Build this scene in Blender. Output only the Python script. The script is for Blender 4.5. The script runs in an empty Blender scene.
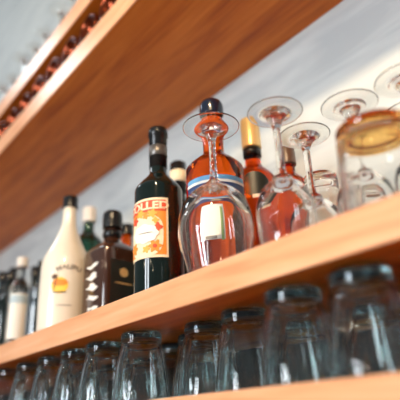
import bpy, bmesh, math, random
from math import pi, sin, cos, atan2, radians as R
from mathutils import Vector, Matrix
random.seed(4)
scn = bpy.context.scene
col = scn.collection

# ------------------------------------------------------------------ materials
def principled(name, color, rough=.5, **kw):
    m = bpy.data.materials.new(name); m.use_nodes = True
    b = m.node_tree.nodes['Principled BSDF']
    b.inputs['Base Color'].default_value = (*color, 1)
    b.inputs['Roughness'].default_value = rough
    for k, v in kw.items():
        b.inputs[k.replace('_', ' ')].default_value = v
    return m

def mottle(m, scale=40, amount=.12, stretch=(1, 1, 1)):
    """small procedural variation of the base colour"""
    nt = m.node_tree; b = nt.nodes['Principled BSDF']
    base = list(b.inputs['Base Color'].default_value)
    tc = nt.nodes.new('ShaderNodeTexCoord'); mp = nt.nodes.new('ShaderNodeMapping')
    mp.inputs['Scale'].default_value = stretch
    n = nt.nodes.new('ShaderNodeTexNoise'); n.inputs['Scale'].default_value = scale
    n.inputs['Detail'].default_value = 4
    r = nt.nodes.new('ShaderNodeValToRGB')
    r.color_ramp.elements[0].position = .3; r.color_ramp.elements[1].position = .7
    r.color_ramp.elements[0].color = (*[c*(1-amount) for c in base[:3]], 1)
    r.color_ramp.elements[1].color = (*[min(1, c*(1+amount)) for c in base[:3]], 1)
    nt.links.new(tc.outputs['Object'], mp.inputs['Vector'])
    nt.links.new(mp.outputs['Vector'], n.inputs['Vector'])
    nt.links.new(n.outputs['Fac'], r.inputs['Fac'])
    nt.links.new(r.outputs['Color'], b.inputs['Base Color'])
    return m

def wood(name, dark, mid, light, rough=.38, spec=.28):
    m = bpy.data.materials.new(name); m.use_nodes = True
    nt = m.node_tree; b = nt.nodes['Principled BSDF']
    tc = nt.nodes.new('ShaderNodeTexCoord'); mp = nt.nodes.new('ShaderNodeMapping')
    mp.inputs['Scale'].default_value = (1.3, 14, 14)
    n1 = nt.nodes.new('ShaderNodeTexNoise'); n1.inputs['Scale'].default_value = 2.2
    n1.inputs['Detail'].default_value = 7; n1.inputs['Distortion'].default_value = .6
    n2 = nt.nodes.new('ShaderNodeTexNoise'); n2.inputs['Scale'].default_value = 9
    n2.inputs['Detail'].default_value = 5
    mx = nt.nodes.new('ShaderNodeMath'); mx.operation = 'MULTIPLY_ADD'
    mx.inputs[1].default_value = .35
    r = nt.nodes.new('ShaderNodeValToRGB')
    e = r.color_ramp.elements
    e[0].position = .42; e[0].color = (*dark, 1)
    e[1].position = .95; e[1].color = (*light, 1)
    k = e.new(.66); k.color = (*mid, 1)
    nt.links.new(tc.outputs['Object'], mp.inputs['Vector'])
    nt.links.new(mp.outputs['Vector'], n1.inputs['Vector'])
    nt.links.new(mp.outputs['Vector'], n2.inputs['Vector'])
    nt.links.new(n2.outputs['Fac'], mx.inputs[0]); nt.links.new(n1.outputs['Fac'], mx.inputs[2])
    nt.links.new(mx.outputs[0], r.inputs['Fac'])
    nt.links.new(r.outputs['Color'], b.inputs['Base Color'])
    bp = nt.nodes.new('ShaderNodeBump'); bp.inputs['Strength'].default_value = .06
    bp.inputs['Distance'].default_value = .002
    nt.links.new(n2.outputs['Fac'], bp.inputs['Height']); nt.links.new(bp.outputs['Normal'], b.inputs['Normal'])
    b.inputs['Roughness'].default_value = rough
    b.inputs['Specular IOR Level'].default_value = spec
    return m

def glass(name, color, rough=0.0, ior=1.45):
    return principled(name, color, rough, Transmission_Weight=1.0, IOR=ior)

def plaster():
    m = bpy.data.materials.new('wall_plaster'); m.use_nodes = True
    nt = m.node_tree; b = nt.nodes['Principled BSDF']
    tc = nt.nodes.new('ShaderNodeTexCoord'); mp = nt.nodes.new('ShaderNodeMapping')
    mp.inputs['Scale'].default_value = (2.2, 8, 13)
    n = nt.nodes.new('ShaderNodeTexNoise'); n.inputs['Scale'].default_value = 1.6; n.inputs['Detail'].default_value = 6
    n.inputs['Distortion'].default_value = .8
    r = nt.nodes.new('ShaderNodeValToRGB')
    r.color_ramp.elements[0].position = .33; r.color_ramp.elements[0].color = (.45, .51, .53, 1)
    r.color_ramp.elements[1].position = .62; r.color_ramp.elements[1].color = (.61, .67, .67, 1)
    nt.links.new(tc.outputs['Object'], mp.inputs['Vector']); nt.links.new(mp.outputs['Vector'], n.inputs['Vector'])
    nt.links.new(n.outputs['Fac'], r.inputs['Fac']); nt.links.new(r.outputs['Color'], b.inputs['Base Color'])
    bp = nt.nodes.new('ShaderNodeBump'); bp.inputs['Strength'].default_value = .1; bp.inputs['Distance'].default_value = .003
    nt.links.new(n.outputs['Fac'], bp.inputs['Height']); nt.links.new(bp.outputs['Normal'], b.inputs['Normal'])
    b.inputs['Roughness'].default_value = .6
    return m

M = {}
M['plaster'] = plaster()
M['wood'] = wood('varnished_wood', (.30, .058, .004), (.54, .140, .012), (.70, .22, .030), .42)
M['wood_edge_lit'] = wood('wood_lit_tone', (.56, .24, .11), (.74, .37, .19), (.86, .50, .30), .32, .5)  # paler than the boards: light falling on the front edges, put into the colour
M['shade_panel'] = mottle(principled('shade_panel', (.012, .018, .02), .45), 12, .3)  # near-black colour stands in for shade in the gap under the middle shelf
M['floor'] = wood('floor_wood', (.16, .08, .04), (.26, .14, .07), (.34, .2, .1), .5)
M['clear'] = glass('clear_glass', (.985, .99, .985))
M['clear_edge'] = glass('clear_glass_stem', (.97, .98, .97))
M['tumbler'] = glass('greenish_glass', (.91, .97, .965))
M['tumbler_base'] = glass('thick_green_glass', (.42, .62, .64))
M['amber_reflection'] = glass('amber_reflection_glass', (.98, .36, .03), .03)  # amber tint stands in for the wooden shelf reflected in the base
M['wine_dark'] = principled('dark_green_bottle_glass', (.004, .010, .009), .08, Coat_Weight=.15, Coat_Roughness=.03, Specular_IOR_Level=.4)
M['red_dark'] = principled('dark_red_bottle_glass', (.16, .030, .010), .15, Metallic=.85)
M['blue_dark'] = principled('blue_black_bottle_glass', (.008, .02, .03), .08, Coat_Weight=.5)
M['green_glass'] = glass('green_bottle_glass', (.02, .09, .055), .02)
M['foil_dark'] = principled('black_foil', (.012, .014, .016), .25, Metallic=.3)
M['foil_grey'] = principled('grey_foil', (.16, .15, .14), .35, Metallic=.6)
M['amber'] = glass('amber_spirit', (.93, .12, .006), .01, 1.36)
M['amber_dark'] = glass('deep_red_spirit', (.85, .075, .005), .01, 1.36)
M['cola'] = principled('brown_spirit_glass', (.045, .018, .010), .08, Coat_Weight=.6)
M['navy'] = principled('navy_cap', (.005, .010, .026), .2, Coat_Weight=.4)
M['gold'] = principled('gold_foil', (.80, .58, .26), .36, Metallic=.35)
M['white_coat'] = mottle(principled('white_bottle_coating', (.80, .74, .62), .28, Coat_Weight=.35), 25, .03)
M['white_cap'] = principled('cream_cap', (.72, .68, .62), .4)
M['brown_cap'] = principled('brown_cap', (.10, .05, .03), .35)
M['cream'] = principled('cream_paper', (.86, .72, .50), .6)
M['paper_white'] = principled('white_paper', (.84, .84, .78), .55)
M['red'] = principled('red_ink', (.68, .07, .02), .55)
M['orange'] = principled('orange_ink', (.85, .27, .03), .55)
M['ochre'] = principled('ochre_ink', (.75, .40, .06), .55)
M['yellow'] = principled('yellow_ink', (.95, .62, .08), .5)
M['brown_ink'] = principled('brown_ink', (.12, .06, .03), .6)
M['grey_ink'] = principled('grey_ink', (.28, .24, .20), .6)
M['navy_ink'] = principled('navy_ink', (.02, .05, .16), .4)
M['blue_ink'] = principled('blue_ink', (.12, .33, .58), .45)
M['pale_blue'] = principled('pale_blue_ink', (.42, .55, .62), .5)
M['green_ink'] = principled('green_ink', (.30, .42, .16), .5)
M['black_label'] = principled('black_label', (.010, .016, .014), .4)

# ------------------------------------------------------------------ helpers
def link(name, bm, mat, parent=None, smooth=True, normals=True):
    if normals: bmesh.ops.recalc_face_normals(bm, faces=bm.faces[:])
    me = bpy.data.meshes.new(name); bm.to_mesh(me); bm.free()
    me.materials.append(mat)
    for p in me.polygons: p.use_smooth = smooth
    o = bpy.data.objects.new(name, me); col.objects.link(o)
    if parent is not None: o.parent = parent
    return o

def thing(name, label, cat, loc, rz=0, group=None):
    o = bpy.data.objects.new(name, None); col.objects.link(o)
    o.empty_display_size = .02
    o.location = loc; o.rotation_euler = (0, 0, rz)
    o['label'] = label; o['category'] = cat
    if group: o['group'] = group
    return o

def copy_thing(src, loc, rz, label, group=None, rot=None, scale=None):
    c = src.copy(); col.objects.link(c)
    c.location = loc; c.rotation_euler = rot if rot else (0, 0, rz)
    if scale: c.scale = scale
    c['label'] = label
    if group: c['group'] = group
    def rec(a, b):
        for ch in a.children:
            d = ch.copy(); col.objects.link(d); d.parent = b; rec(ch, d)
    rec(src, c)
    return c

def catmull(pts, n=6):
    out = []
    P = [pts[0]] + list(pts) + [pts[-1]]
    for i in range(1, len(P) - 2):
        p0, p1, p2, p3 = P[i-1], P[i], P[i+1], P[i+2]
        for k in range(n):
            t = k / n
            out.append(tuple(max(0 if a == 0 else -9, .5*((2*p1[a]) + (-p0[a]+p2[a])*t + (2*p0[a]-5*p1[a]+4*p2[a]-p3[a])*t*t + (-p0[a]+3*p1[a]-3*p2[a]+p3[a])*t**3)) for a in (0, 1)))
    out.append(tuple(pts[-1]))
    return out

def lathe(prof, seg=64, mod=None, closed_loop=False):
    """revolve a list of (r, z); r<=1e-6 collapses to a pole"""
    bm = bmesh.new(); rings = []
    for r, z in prof:
        if r < 1e-5:
            rings.append([bm.verts.new((0, 0, z))])
        else:
            ring = []
            for i in range(seg):
                t = 2*pi*i/seg
                k = mod(t, r, z) if mod else 1
                ring.append(bm.verts.new((r*k*cos(t), r*k*sin(t), z)))
            rings.append(ring)
    pairs = list(zip(rings, rings[1:]))
    if closed_loop: pairs.append((rings[-1], rings[0]))
    for a, b in pairs:
        for i in range(seg):
            j = (i+1) % seg
            if len(a) == 1 and len(b) == 1: continue
            if len(a) == 1: bm.faces.new((a[0], b[j], b[i]))
            elif len(b) == 1: bm.faces.new((a[i], a[j], b[0]))
            else: bm.faces.new((a[i], a[j], b[j], b[i]))
    return bm

def box_bm(x0, x1, y0, y1, z0, z1, bev=0, seg=3):
    bm = bmesh.new()
    bmesh.ops.create_cube(bm, size=1)
    for v in bm.verts:
        v.co = Vector((x0+(v.co.x+.5)*(x1-x0), y0+(v.co.y+.5)*(y1-y0), z0+(v.co.z+.5)*(z1-z0)))
    if bev: bmesh.ops.bevel(bm, geom=bm.edges[:], offset=bev, segments=seg, profile=.5, affect='EDGES')
    return bm

def wrap(bm, r, az, zc, off):
    """bend a flat mesh (x=u, y=v, z=thickness) around a vertical cylinder; u grows to the right when seen from outside"""
    for v in bm.verts:
        a = az + v.co.x / r
        rr = r + off + v.co.z
        v.co = Vector((rr*cos(a), rr*sin(a), zc + v.co.y))

def flat_grid(w, h, nx=24, ny=2, t=.0003, round_=0):
    bm = bmesh.new()
    g = [[bm.verts.new((-w/2+w*i/nx, -h/2+h*j/ny, 0)) for j in range(ny+1)] for i in range(nx+1)]
    for i in range(nx):
        for j in range(ny):
            bm.faces.new((g[i][j], g[i+1][j], g[i+1][j+1], g[i][j+1]))
    r = bmesh.ops.extrude_face_region(bm, geom=bm.faces[:])
    for v in r['geom']:
        if isinstance(v, bmesh.types.BMVert): v.co.z += t
    return bm

def flat_blob(fn, n=40, rings=5, t=.0003, cx=0, cy=0):
    """disc-like shape, fn(theta)->(x,y) outline about (cx,cy)"""
    bm = bmesh.new()
    c = bm.verts.new((cx, cy, 0)); prev = None
    for k in range(1, rings+1):
        ring = []
        for i in range(n):
            x, y = fn(2*pi*i/n); s = k/rings
            ring.append(bm.verts.new((cx+x*s, cy+y*s, 0)))
        for i in range(n):
            j = (i+1) % n
            if prev is None: bm.faces.new((c, ring[i], ring[j]))
            else: bm.faces.new((prev[i], ring[i], ring[j], prev[j]))
        prev = ring
    r = bmesh.ops.extrude_face_region(bm, geom=bm.faces[:])
    for v in r['geom']:
        if isinstance(v, bmesh.types.BMVert): v.co.z += t
    return bm

def flat_text(s, size, t=.0002, arc=0, squash=1):
    cu = bpy.data.curves.new('lettering', 'FONT'); cu.body = s; cu.size = size
    cu.align_x = 'CENTER'; cu.align_y = 'CENTER'; cu.extrude = t; cu.offset = size*.035
    o = bpy.data.objects.new('tmp', cu); col.objects.link(o)
    dg = bpy.context.evaluated_depsgraph_get(); dg.update()
    me = bpy.data.meshes.new_from_object(o.evaluated_get(dg))
    bm = bmesh.new(); bm.from_mesh(me)
    bpy.data.objects.remove(o); bpy.data.curves.remove(cu); bpy.data.meshes.remove(me)
    for v in bm.verts:
        v.co.x *= squash
        if arc:
            a = v.co.x/arc; rr = arc + v.co.y
            v.co.x = rr*sin(a); v.co.y = rr*cos(a) - arc
    return bm

def decal(name, bm, r, az, zc, off, mat, parent):
    wrap(bm, r, az, zc, off)
    return link(name, bm, mat, parent, smooth=False)

def structure(name, bm, mat, smooth=False):
    o = link(name, bm, mat, None, smooth); o['kind'] = 'structure'; return o

# ------------------------------------------------------------------ dimensions (metres, camera eye at the origin)
YF, YB = .36, .654                # shelf fronts, wall
Z0T = .0300; Z1B, Z1T = .1262, .1630; Z2B, Z2T = .6780, .7300; Z3B, Z3T = .8180, .8700

# ------------------------------------------------------------------ setting
structure('wall_back', box_bm(-4.2, 1.6, YB, YB+.08, -1.25, 2.9), M['plaster'])
structure('floor', box_bm(-4.2, 1.6, -3.0, YB, -1.30, -1.25), M['floor'])

def shelf(label, z0, z1, edge=True):
    t = thing('wooden_shelf', label, 'shelf', (0, YF, z0), 0, None)
    h = z1-z0; d = YB-YF
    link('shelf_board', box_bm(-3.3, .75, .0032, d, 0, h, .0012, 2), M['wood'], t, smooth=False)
    link('lit_edge', box_bm(-3.3, .75, 0, .0030, 0, h, .0012, 2), M['wood_edge_lit'], t, smooth=False)  # front face of the shelf in the painted lit tone
    return t
shelf('lowest wooden shelf, its front edge crossing the bottom right corner', Z0T-.036, Z0T)
shelf('middle wooden shelf carrying the bottles and upturned stemmed glasses', Z1B, Z1T)
shelf('upper wooden shelf seen from below, holding the row of lying bottles', Z2B, Z2T)
shelf('topmost wooden board above the lying bottles, carrying blurred clear glasses', Z3B, Z3T)
t = thing('shade_backing', 'added dark sheet standing in for the shade behind the upturned tumblers', 'panel', (0, YB-.012, Z0T))
link('shade_board', box_bm(-3.3, .75, 0, .0115, .0002, Z1B-Z0T-.0004, .001, 1), M['shade_panel'], t, smooth=False)  # added sheet, darkens the wall where it only lies in shade

# ------------------------------------------------------------------ stemmed glasses (upturned: foot on top)
def stem_glass(H, foot_r, bowl_r, rim_r, bowl_h, label, loc, wall=.0013, cut=False, rz=0):
    """profile from the rim on the shelf (z=0) up to the foot at z=H"""
    zb = bowl_h                                  # outer bottom of the bowl (upside down)
    zf = H
    outer_bowl = catmull([(rim_r, .0006), (rim_r*1.06+.0005, bowl_h*.10), (bowl_r*.985, bowl_h*.34), (bowl_r, bowl_h*.50),
                          (bowl_r*.93, bowl_h*.68), (bowl_r*.72, bowl_h*.84), (bowl_r*.40, bowl_h*.95), (.0105, bowl_h*1.005), (.0062, bowl_h*1.04)], 6)
    inner_bowl = catmull([(0, bowl_h*.955), (bowl_r*.22, bowl_h*.945), (bowl_r*.42, bowl_h*.905), (bowl_r*.70-.001, bowl_h*.80), (bowl_r*.92-wall, bowl_h*.655),
                          (bowl_r-wall, bowl_h*.50), (bowl_r*.985-wall, bowl_h*.34), (rim_r*1.06+.0005-wall, bowl_h*.10), (rim_r-wall*.9, .0006)], 6)
    z_join = outer_bowl[-1][1]
    s0 = 0.0062
    top_stem = zf - .017
    stem = catmull([(s0, z_join), (.0047, z_join+.008), (.0041, z_join+(top_stem-z_join)*.45), (.0046, top_stem-.008), (.0066, top_stem)], 8)
    foot = catmull([(.0066, top_stem), (.0100, zf-.0105), (.017, zf-.0062), (foot_r*.62, zf-.0034), (foot_r-.0012, zf-.0018)], 6)
    foot += [(foot_r-.0003, zf-.0014), (foot_r, zf-.0009), (foot_r-.0003, zf-.0004), (foot_r-.0014, zf-.0001)]
    foot += catmull([(foot_r-.0016, zf-.0001), (foot_r*.7, zf-.0010), (foot_r*.3, zf-.0026), (0, zf-.0034)], 5)
    t = thing('wine_glass', label, 'glass', loc, rz)
    bowl_prof = inner_bowl + [(rim_r-wall*.5, 0.0)] + outer_bowl
    def twist(th, r, z):
        if z_join < z < top_stem:
            e = min(1, (z-z_join)/.01, (top_stem-z)/.01)
            return 1 + .20*e*cos(5*th)*cos(2*pi*(z-z_join)/.011)
        return 1
    link('bowl', lathe(bowl_prof, 72), M['clear'], t, normals=False)
    link('stem', lathe(stem, 40, twist if cut else None), M['clear_edge'], t, normals=False)
    link('foot', lathe(foot, 72), M['clear_edge'], t, normals=False)
    # consistent outward normals for the open surfaces
    return t

big = stem_glass(.2023, .0380, .0470, .0370, .118, 'large upturned wine glass with cut stem in front of the amber bottle', (-.444, .395, Z1T), cut=True)
sm = stem_glass(.170, .0325, .0318, .0285, .084, 'upturned stemmed glass with long plain stem, right of the large wine glass', (-.336, .400, Z1T))
copy_thing(sm, (-.351, .470, Z1T), .4, 'upturned stemmed glass behind, its foot lowest and just right of the long plain stem')
copy_thing(sm, (-.275, .460, Z1T), .9, 'upturned stemmed glass rising behind the tumbler with the amber reflection tint')
copy_thing(sm, (-.2090, .4690, Z1T), 1.3, 'upturned stemmed glass whose foot is cut by the right frame edge, highest of them')
copy_thing(sm, (-.243, .535, Z1T), 1.7, 'upturned stemmed glass at the right frame edge, only the lower foot rim showing')

# ------------------------------------------------------------------ tumblers (upturned: base on top)
def tumbler_profiles(H, rb, rr, base_t, wall, js=.80):
    zb = H
    outer = catmull([(rr, .0008), (rr*.985, H*.10), (rb+(rr-rb)*.62, H*.40), (rb+(rr-rb)*.30, H*.66), (rb*1.015, H*js)], 7)
    lower = outer[-1][1]
    inner = catmull([(0, H-base_t), (rb*.45, H-base_t), (rb*.80-wall*.3, H-base_t-.002), (rb*.98-wall, H-base_t-.009), (rb+(rr-rb)*.34-wall, H*.60),
                     (rb+(rr-rb)*.62-wall, H*.40), (rr*.985-wall, H*.10), (rr-wall*.95, .0008)], 7)
    base = catmull([outer[-1], (rb*.965, H*(js+.175*(1-js))), (rb*.985, H*(js+.375*(1-js))), (rb, H*(js+.65*(1-js))), (rb*.985, H*.975)], 5)
    base += [(rb*.955, H-.0006), (rb*.92, H), (rb*.80, H), (rb*.74, H-.0012)] + catmull([(rb*.70, H-.002), (rb*.35, H-.003), (0, H-.0032)], 4)
    return inner + [(rr-wall*.5, 0)] + outer, base

def tumbler(name, label, loc, H, rb, rr, base_t, wall, mw, mb, flutes=14, depth=.030, rz=0, js=.80):
    t = thing(name, label, 'glass', loc, rz)
    w, b = tumbler_profiles(H, rb, rr, base_t, wall, js)
    zj = b[0][1]
    def fl(th, r, z):
        e = max(0, min(1, z/(H*.25), (zj-z)/(H*.08)))
        return 1 + depth*e*(abs(cos(flutes*th/2))**.7 - .6)
    link('glass_wall', lathe(w, 112, fl if depth else None), mw, t, normals=False)
    link('thick_base', lathe(b, 112), mb, t, normals=False)
    return t

GT = 'upturned tumblers under the middle shelf'
tb = tumbler('tumbler', 'upturned clear tumbler directly below the wine bottle with the orange label', (-.622, .402, Z0T), .0915, .0285, .0392, .012, .0026, M['tumbler'], M['tumbler_base'])
tb['group'] = GT
spots = [(-1.112, .402, 'copper-lit upturned tumbler at the lower left frame corner'),
         (-1.005, .402, 'upturned tumbler below the clear bottle with the pale label'),
         (-.905, .402, 'upturned tumbler below the white bottle'),
         (-.812, .402, 'upturned tumbler below the gap between white bottle and dark square bottle'),
         (-.724, .402, 'upturned tumbler below the dark square bottle'),
         (-.524, .438, 'upturned tumbler set back, below the left rim of the large wine glass'),
         (-.440, .428, 'upturned tumbler below the large wine glass, right of the set-back one'),
         (-.340, .400, 'large-looking upturned tumbler below the long plain stemmed glass, second from the right'),
         (-.258, .398, 'nearest upturned tumbler, blurred, below the tumbler with the amber reflection tint')]
for i, (x, y, lab) in enumerate(spots):
    copy_thing(tb, (x, y, Z0T), .3*i+.2, lab, GT)
behind = [(-.600, .484, 'upturned tumbler in the back row seen between the two beneath wine bottle and wine glass'),
          (-.168, .480, 'upturned tumbler at the right frame edge, behind the nearest blurred one')]
for i, (x, y, lab) in enumerate(behind):
    copy_thing(tb, (x, y, Z0T), .7+i, lab, GT)
for i, x in enumerate((-.695, -.79, -.885, -.98, -1.075, -.43, -.33)):
    copy_thing(tb, (x, .515, Z0T), .5*i, 'back-row tumbler glimpsed through the front row of tumblers', GT+', back row')
tumbler('tumbler', 'stout upturned tumbler with shelf reflection tinted amber into its base near the right frame edge', (-.2195, .400, Z1T), .090, .0350, .0395, .0125, .003, M['clear'], M['amber_reflection'], 16, .014, js=.875)
tumbler('tumbler', 'tall slim upturned tumbler behind the stemmed glasses, against the wall', (-.390, .545, Z1T), .148, .0235, .0300, .010, .002, M['clear'], M['clear_edge'], 12, .010)

tumbler('tumbler', 'short upturned tumbler standing between the stemmed glasses, left of the one with the amber reflection tint', (-.315, .537, Z1T), .105, .0235, .0300, .010, .002, M['clear'], M['clear_edge'], 12, .020)

# ------------------------------------------------------------------ bottles
def body_profile(r, h_sh, r_neck, h_neck0, h_top, foot=.004, lip=True):
    """closed solid profile: body radius r up to h_sh, shoulder to neck at h_neck0, neck up to h_top"""
    p = [(0, .003), (r*.6, .0025), (r*.86, .0), (r-.0012, .0008), (r, foot), (r, h_sh*.5), (r, h_sh)]
    p += catmull([(r, h_sh), (r*.965, h_sh+(h_neck0-h_sh)*.22), (r*.74, h_sh+(h_neck0-h_sh)*.52), (r_neck+(r-r_neck)*.18, h_sh+(h_neck0-h_sh)*.80), (r_neck, h_neck0)], 6)[1:]
    p += [(r_neck*.97, h_neck0+(h_top-h_neck0)*.5), (r_neck*.97, h_top-.001), (0, h_top)]
    return p

def cap_profile(r, z0, z1, bev=.0012):
    return [(0, z0), (r, z0), (r, z0+bev), (r, z1-bev), (r-bev*.35, z1-bev*.3), (r-bev, z1), (0, z1)]

def bottle(name, label, loc, prof, mat, cat='bottle', group=None):
    t = thing(name, label, cat, loc, 0, group)
    b = link('bottle_body', lathe(prof, 72), mat, t)
    return t, b

def camaz(x, y): return atan2(-y, -x)           # direction of the room's viewing side

# --- wine bottle with orange label
x, y = -.618, .430; az = camaz(x, y); r = .0378
t, b = bottle('wine_bottle', 'tall dark wine bottle with cream and orange picture label', (x, y, Z1T),
              body_profile(r, .176, .0142, .214, .289), M['wine_dark'])
link('neck_foil', lathe([(0, .2225), (.0146, .2225), (.0146, .27), (.0150, .2705), (.0150, .281), (.0165, .282), (.0165, .2900), (.0150, .2965), (.013, .2975), (0, .2975)], 40), M['foil_dark'], t)
link('foil_band', lathe([(.0148, .243), (.0152, .2432), (.0152, .262), (.0148, .2622)], 40, closed_loop=True), M['foil_grey'], t)
LZ, LH = .1085, .094; W = .074; a0 = az + R(22) - W/2/r
lab = decal('label', flat_grid(W, LH, 30, 4), r, a0, LZ, .0001, M['cream'], t)
decal('label_picture', flat_grid(W-.007, LH-.008, 28, 4), r, a0, LZ, .0005, M['orange'], lab)
decal('label_header', flat_grid(W-.007, .018, 28, 2), r, a0, LZ+LH/2-.013, .0009, M['red'], lab)
decal('lettering', flat_text('COLLED', .0165, squash=1.22), r, a0, LZ+LH/2-.013, .0014, M['cream'], lab)
arch = lambda th: (.0295*cos(th), (.032 if sin(th) > 0 else .036)*(abs(sin(th))**.6)*(1 if sin(th) > 0 else -1))
decal('arch_field', flat_blob(arch, 48, 6, cy=-.014), r, a0, LZ+.003, .0009, M['cream'], lab)
decal('white_medallion', flat_blob(lambda th: (.021*cos(th)*(1+.06*cos(8*th)), .0145*sin(th)*(1+.06*cos(8*th))), 64, 5, cx=.001), r, a0, LZ-.010, .0021, M['paper_white'], lab)
decal('script_line', flat_blob(lambda th: (.012*cos(th), .0006*sin(th)), 24, 2, cx=.002), r, a0, LZ-.009, .0028, M['grey_ink'], lab)
def flower(cx, cy, s, n, m, off=.0015):
    decal('flower_print', flat_blob(lambda th: (s*cos(th)*(1+.25*cos(n*th)), s*sin(th)*(1+.25*cos(n*th))), 48, 3), r, a0+cx/r, LZ+cy, off, m, lab)
for cx, cy, s, n, m in [(.013, .021, .0062, 5, M['ochre']), (.021, -.001, .0062, 4, M['red']), (.017, -.030, .0085, 6, M['orange']),
                        (.003, .018, .0045, 5, M['orange']), (-.006, .023, .006, 5, M['ochre']), (-.018, .014, .006, 5, M['red']),
                        (.018, .010, .0045, 4, M['ochre']), (-.020, -.030, .008, 6, M['orange']), (.004, -.034, .005, 5, M['ochre']), (-.006, -.033, .005, 5, M['cream'])]:
    flower(cx, cy, s, n, m)
decal('flower_centre', flat_blob(lambda th: (.003*cos(th), .003*sin(th)), 16, 2), r, a0+.017/r, LZ-.030, .0021, M['red'], lab)

# --- white rum bottle
x, y = -.899, .410; az = camaz(x, y); r = .0465
prof = [(0, .003), (r*.6, .0025), (r*.88, 0), (r-.0012, .001), (r-.001, .005), (r, .05), (r, .118)]
prof += catmull([(r, .118), (r*.97, .132), (r*.83, .150), (r*.60, .171), (.0205, .190), (.0150, .208), (.0132, .230), (.0130, .240)], 6)[1:]
prof += [(.0128, .246), (0, .246)]
t, b = bottle('rum_bottle', 'opaque white bottle with black cap and orange sunset emblem', (x, y, Z1T), prof, M['white_coat'])
link('cap', lathe(cap_profile(.0148, .2462, .270), 40), M['foil_dark'], t)
ea = az - R(12)
e = decal('sun_emblem', flat_blob(lambda th: (.0150*cos(th), .0150*sin(th)), 40, 4), r, ea, .078, .0003, M['yellow'], t)
decal('sun_glow', flat_blob(lambda th: (.0140*cos(th), .0062*sin(th)), 40, 3), r, ea, .083, .0008, M['orange'], e)
decal('palm_trunk', flat_blob(lambda th: (.0010*cos(th)+.003*sin(th), .012*sin(th)), 24, 2, cx=-.008), r, ea, .080, .0013, M['brown_ink'], e)
decal('palm_leaves', flat_blob(lambda th: (.0062*cos(th)*(.45+.55*abs(cos(3.5*th))), .0055*sin(th)*(.45+.55*abs(cos(3.5*th)))), 60, 3, cx=-.010), r, ea, .094, .0018, M['brown_ink'], e)
decal('shore_line', flat_blob(lambda th: (.0130*cos(th), .0012*sin(th)), 30, 2), r, ea, .0655, .0013, M['brown_ink'], e)
decal('lettering', flat_text('MALIBU', .0120, arc=.050, squash=1.15), r, az+R(6), .1125, .0006, M['grey_ink'], t)
decal('small_print', flat_blob(lambda th: (.015*cos(th), .0007*sin(th)), 24, 2), r, az, .042, .0004, M['grey_ink'], t)

# --- green bottle with cream cap
x, y = -1.032, .520; az = camaz(x, y)
t, b = bottle('gin_bottle', 'green bottle with tall cream cap, half hidden behind the white bottle', (x, y, Z1T), body_profile(.040, .215, .0125, .262, .283), M['green_glass'])
link('cap', lathe(cap_profile(.0165, .283, .318), 40), M['white_cap'], t)
lab = decal('label', flat_grid(.07, .085, 20, 3), .040, az, .13, .0002, M['cream'], t)

# --- square dark bottle
x, y = -.815, .460
def superell(th, r, z):
    e = max(0, min(1, (.168-z)/.03))
    k = 1/((abs(cos(th))**7+abs(sin(th))**7)**(1/7))
    return 1+(k-1)*e
t = thing('liqueur_bottle', 'square dark bottle with gold emblem on black label and white script', 'bottle', (x, y, Z1T), R(5))
prof = [(0, .003), (.028, .0022), (.033, 0), (.0348, .0015), (.035, .005), (.035, .08), (.035, .128)] + catmull([(.035, .128), (.0335, .139), (.0265, .149), (.0175, .157), (.0125, .166), (.0120, .178)], 5)[1:] + [(.012, .186), (0, .186)]
link('bottle_body', lathe(prof, 96, superell), M['cola'], t)
link('neck_collar', lathe([(.0124, .166), (.0155, .168), (.0165, .174), (.0150, .180), (.0124, .181)], 40, closed_loop=True), M['foil_dark'], t)
link('cap', lathe(catmull([(0, .1862), (.0150, .1862), (.0168, .190), (.0165, .212), (.0130, .2205), (0, .2215)], 5), 40), M['foil_dark'], t)
def flat_decal(name, bm, face, mat, parent, off):
    """put a flat mesh on the +X or -Y face of the square bottle"""
    for v in bm.verts:
        u, w, th = v.co
        if face == 'x': v.co = Vector((.0350+off+th, u, w))
        else: v.co = Vector((u, -.0350-off-th, w))
    return link(name, bm, mat, parent, smooth=False)
g = flat_grid(.050, .100, 2, 2)
for v in g.verts: v.co.y += .064
t.scale = (1.12, 1.12, 1.0)
lab = flat_decal('label', g, 'x', M['black_label'], t, .0002)
flat_decal('gold_emblem', flat_blob(lambda th: (.0082*cos(th), .0082*sin(th)), 32, 2, cy=.092), 'x', M['gold'], lab, .0007)
flat_decal('label_frame', flat_blob(lambda th: (.018*cos(th), .0012*sin(th)), 24, 2, cy=.072), 'x', M['gold'], lab, .0007)
for k in range(5):
    cz = .030+.019*k
    bm = flat_blob(lambda th: (.0190*cos(th)*(.72+.28*cos(3*th+k)), .0075*sin(th)*(.6+.4*cos(2*th+1.3*k))), 40, 3, cy=cz)
    flat_decal('white_script', bm, 'y', M['paper_white'], t, .0003)

# --- small amber-necked bottle behind it
x, y = -.915, .552
t, b = bottle('spirit_bottle', 'slim bottle with black cap and glowing amber neck right of the square bottle', (x, y, Z1T), body_profile(.029, .150, .0125, .178, .222), M['amber'])
link('cap', lathe(cap_profile(.0145, .2222, .245), 36), M['foil_dark'], t)

# --- dark bottle behind the wine bottle
x, y = -.709, .540
t, b = bottle('wine_bottle', 'dark bottle with tan neck foil hidden behind the orange-label wine bottle', (x, y, Z1T), body_profile(.035, .195, .0140, .235, .292), M['wine_dark'])
link('neck_foil', lathe([(.0144, .240), (.0155, .2405), (.0155, .3035), (.0135, .3055), (0, .3055)], 40), M['foil_dark'], t)
link('foil_strip', lathe([(.0157, .262), (.0162, .2622), (.0162, .286), (.0157, .2862)], 40, closed_loop=True), M['cream'], t)

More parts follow.
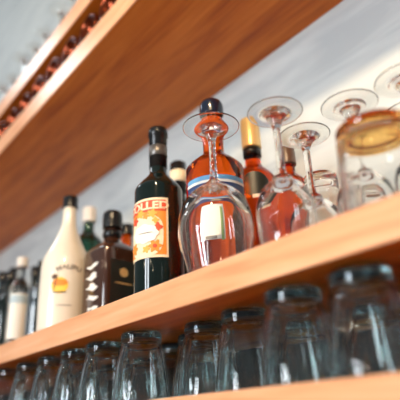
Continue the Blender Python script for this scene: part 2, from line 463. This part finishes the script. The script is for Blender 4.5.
# --- amber bottle with navy cap
x, y = -.525, .470; az = camaz(x, y); r = .0445
t, b = bottle('cognac_bottle', 'broad amber bottle with navy cap and blue label behind the large wine glass', (x, y, Z1T), body_profile(r, .186, .0165, .222, .288), M['amber'])
link('cap', lathe(catmull([(0, .2882), (.0165, .2882), (.0190, .292), (.0192, .306), (.0160, .3145), (.009, .3182), (0, .319)], 5), 44), M['navy'], t)
lab = decal('label', flat_grid(.100, .022, 30, 2), r, az, .146, .0002, M['navy_ink'], t)
decal('blue_band', flat_grid(.100, .007, 30, 1), r, az, .1608, .0002, M['blue_ink'], t)
decal('white_band', flat_grid(.100, .004, 30, 1), r, az, .1548, .0007, M['paper_white'], lab)
decal('gold_crest', flat_blob(lambda th: (.010*cos(th)*(1+.2*cos(6*th)), .0042*sin(th)*(1+.2*cos(6*th))), 48, 3), r, az, .143, .0007, M['gold'], lab)
lw = decal('paper_seal', flat_grid(.036, .058, 10, 3), r, az-R(10), .096, .0002, M['paper_white'], t)
decal('seal_strip', flat_grid(.0035, .054, 2, 2), r, az-R(10)+.0140/r, .092, .0007, M['green_ink'], lw)
decal('seal_print', flat_grid(.016, .005, 8, 1), r, az-R(10)-.002/r, .070, .0007, M['grey_ink'], lw)

# --- bottle with gold cap
x, y = -.531, .562; az = camaz(x, y); r = .0355
t, b = bottle('whisky_bottle', 'orange spirit bottle with gold foil cap behind, right of the navy-capped bottle', (x, y, Z1T), body_profile(r, .196, .0135, .232, .262), M['amber_dark'])
link('cap', lathe(cap_profile(.0165, .2622, .318, .002), 44), M['gold'], t)
link('neck_ring', lathe([(.0136, .246), (.0155, .2465), (.0155, .260), (.0136, .2605)], 44, closed_loop=True), M['foil_dark'], t)
decal('label', flat_blob(lambda th: (.024*cos(th), .021*sin(th)), 44, 5), r, az, .182, .0003, M['black_label'], t)
decal('tag', flat_grid(.020, .006, 8, 1), r, az+R(8), .160, .0008, M['paper_white'], t)

# --- small orange bottle
x, y = -.450, .552
t, b = bottle('spirit_bottle', 'small orange bottle with brown cap between the plain glass stems', (x, y, Z1T), body_profile(.0245, .160, .0105, .180, .193), M['amber'])
link('cap', lathe(cap_profile(.0130, .1932, .222), 36), M['brown_cap'], t)

# --- far left bottles
x, y = -1.162, .420; az = camaz(x, y)
t, b = bottle('vodka_bottle', 'slim clear bottle with pale label and white cap, left of the white bottle', (x, y, Z1T), body_profile(.0245, .135, .0105, .165, .192), M['clear_edge'])
link('cap', lathe(cap_profile(.0135, .1922, .214), 36), M['white_cap'], t)
lab = decal('label', flat_grid(.040, .100, 14, 3), .0245, az, .075, .0002, M['paper_white'], t)
decal('label_stripe', flat_grid(.038, .018, 12, 1), .0245, az, .112, .0007, M['pale_blue'], lab)
darks = [(-1.180, .478, .026, .220, 'dark narrow bottle squeezed between clear bottle and white bottle'),
         (-1.262, .430, .026, .206, 'dark bottle just left of the slim clear bottle'),
         (-1.345, .440, .030, .226, 'dark bottle at the left frame edge'),
         (-1.330, .520, .030, .250, 'dark bottle behind, second from the left frame edge'),
         (-1.440, .500, .032, .270, 'dark bottle cut by the left frame edge, farthest along the shelf')]
for i, (x, y, r, h, lab) in enumerate(darks):
    t, b = bottle('dark_bottle', lab, (x, y, Z1T), body_profile(r, h*.62, r*.36, h*.76, h*.90), M['blue_dark' if i % 2 == 0 else 'wine_dark'], group='dark bottles at the far end of the middle shelf')
    link('cap', lathe(cap_profile(r*.36+.003, h*.9002, h), 36), M['foil_dark'], t)
    if i in (2,):
        decal('label', flat_grid(.04, .05, 14, 2), r, camaz(x, y), .06, .0002, M['ochre'], t)

# ------------------------------------------------------------------ lying bottles in the rack (bases to the front)
RR = .0365
t = thing('wine_bottle', 'dark red bottle lying in the rack, nearest one, cut by the top frame edge', 'bottle', (-.700, YF+.007, Z2T+RR+.0003), 0, 'lying bottles between the two upper boards')
p = [(0, .022), (RR*.35, .019), (RR*.62, .010)] + catmull([(RR*.74, .002), (RR*.84, 0), (RR*.95, .003), (RR, .010)], 5) + [(RR, .09)] + body_profile(RR, .175, .014, .212, .276)[6:]
bm = lathe(p, 56); bm.transform(Matrix.Rotation(-pi/2, 4, 'X')); link('bottle_body', bm, M['red_dark'], t)
bm = lathe([(.0138, .222), (.0150, .2225), (.0150, .279), (.0130, .280), (0, .280)], 32); bm.transform(Matrix.Rotation(-pi/2, 4, 'X')); link('neck_foil', bm, M['foil_dark'], t)
rack = t
names = ['dark red bottle lying in the rack with the uppermost orange glint',
         'dark red bottle lying in the rack with the broadest orange glint',
         'dark red bottle lying in the rack just below the broad orange glint',
         'dark red bottle lying in the rack with the lowest purple glint',
         'dark red bottle lying in the rack below the lowest purple glint']
for i, n in enumerate(names):
    copy_thing(rack, (-.700-.0855*(i+1), YF+.007, Z2T+RR+.0003), 0, n, 'lying bottles between the two upper boards')
for i in range(3):
    copy_thing(rack, (-.700-.0855*(i+6), YF+.007, Z2T+RR+.0003), 0, 'dark bottle lying in the shadow at the left end of the rack', 'lying bottles at the left end of the rack')

# ------------------------------------------------------------------ blurred glasses on the topmost board
TG = 'clear stemmed glasses on the topmost board'
tl = ['blurred stemmed glass on the topmost board, nearest the top frame edge',
      'blurred stemmed glass on the topmost board, second from the top frame edge', 'blurred stemmed glass on the topmost board, third from the top frame edge',
      'blurred stemmed glass on the topmost board, fourth from the top frame edge', 'blurred stemmed glass on the topmost board, third from the left frame edge',
      'blurred stemmed glass on the topmost board, second from the left frame edge', 'blurred stemmed glass on the topmost board, at the left frame edge']
for i, n in enumerate(tl):
    sc_ = (.86, .93, .80)[i % 3]
    copy_thing(sm, (-.950-.082*i, .402+.006*(i % 2), Z3T), .4*i, n, TG, scale=(sc_, sc_, sc_))

# ------------------------------------------------------------------ light
def area(name, loc, target, sx, sy, energy, color):
    l = bpy.data.lights.new(name, 'AREA'); l.shape = 'RECTANGLE'; l.size = sx; l.size_y = sy
    l.energy = energy; l.color = color
    o = bpy.data.objects.new(name, l); col.objects.link(o); o.location = loc
    o.rotation_euler = (Vector(target)-Vector(loc)).to_track_quat('-Z', 'Y').to_euler()
    return o
lamp = bpy.data.lights.new('pendant_lamp', 'POINT'); lamp.energy = 50; lamp.color = (1, .70, .40); lamp.shadow_soft_size = .035
lo = bpy.data.objects.new('pendant_lamp', lamp); col.objects.link(lo); lo.location = (.12, -.36, 1.07)
area('window_left', (-3.8, -.74, 3.07), (-.93, .36, .76), .5, .5, 10, (.86, .93, 1))
for i, (p, e_) in enumerate([((-1.9, -2.2, 1.25), 4.5), ((-.7, -2.0, 1.30), 4.5), ((.35, -2.2, 1.25), 4.5), ((1.4, -1.7, 1.30), 4.5), ((-1.3, -2.6, .75), 4), ((.05, -1.5, .55), 2.5), ((.9, -2.4, .5), 4)]):
    l = bpy.data.lights.new('glint_light', 'POINT'); l.energy = e_; l.color = (1, .80, .56); l.shadow_soft_size = .022  # unseen points added to put small glints in the glassware
    o = bpy.data.objects.new('glint_light', l); col.objects.link(o); o.location = p
area('window_front_a', (-.9, -2.7, .2), (-.5, .4, .3), .32, 1.6, 34, (.88, .94, 1))
area('window_front_b', (-.25, -2.7, .2), (-.5, .4, .3), .32, 1.6, 34, (.88, .94, 1))

w = bpy.data.worlds.new('World'); scn.world = w; w.use_nodes = True
nt = w.node_tree; bg = nt.nodes['Background']
tc = nt.nodes.new('ShaderNodeTexCoord'); sp = nt.nodes.new('ShaderNodeSeparateXYZ')
mr = nt.nodes.new('ShaderNodeMapRange'); mr.inputs['From Min'].default_value = -1; mr.inputs['From Max'].default_value = 1
rp = nt.nodes.new('ShaderNodeValToRGB'); e = rp.color_ramp.elements
e[0].position = 0; e[0].color = (1.5, .95, .55, 1)
e[1].position = 1; e[1].color = (.95, .98, 1, 1)
k = e.new(.45); k.color = (.42, .44, .46, 1)
k = e.new(.62); k.color = (.62, .70, .74, 1)
nt.links.new(tc.outputs['Generated'], sp.inputs[0]); nt.links.new(sp.outputs['Z'], mr.inputs['Value'])
nt.links.new(mr.outputs[0], rp.inputs['Fac']); nt.links.new(rp.outputs['Color'], bg.inputs['Color'])
bg.inputs['Strength'].default_value = .23

# ------------------------------------------------------------------ camera
Hc = Vector((-.62720614, -.33420995, .70350278)); Vc = Vector((-.03879402, .91553889, .4003543)); Dc = Vector((.77788655, -.22381297, .58719696))
# each vector holds (right, up, forward) components of the world's -X, +Z and +Y axes
right = Vector((-Hc.x, Dc.x, Vc.x)); up = Vector((-Hc.y, Dc.y, Vc.y)); fwd = Vector((-Hc.z, Dc.z, Vc.z))
cam = bpy.data.cameras.new('camera'); co = bpy.data.objects.new('camera', cam); col.objects.link(co)
co.matrix_world = Matrix(((right.x, up.x, -fwd.x, 0), (right.y, up.y, -fwd.y, 0), (right.z, up.z, -fwd.z, 0), (0, 0, 0, 1)))
cam.sensor_width = 36; cam.lens = 36*516/400; cam.clip_start = .01
cam.dof.use_dof = True; cam.dof.focus_distance = .70; cam.dof.aperture_fstop = 2.9
scn.camera = co

scn.view_settings.view_transform = 'Standard'; scn.view_settings.look = 'None'
scn.view_settings.exposure = .45; scn.view_settings.gamma = 1; scn.view_settings.use_curve_mapping = False
scn.cycles.max_bounces = 24; scn.cycles.transmission_bounces = 24; scn.cycles.glossy_bounces = 8
scn.cycles.use_denoising = True
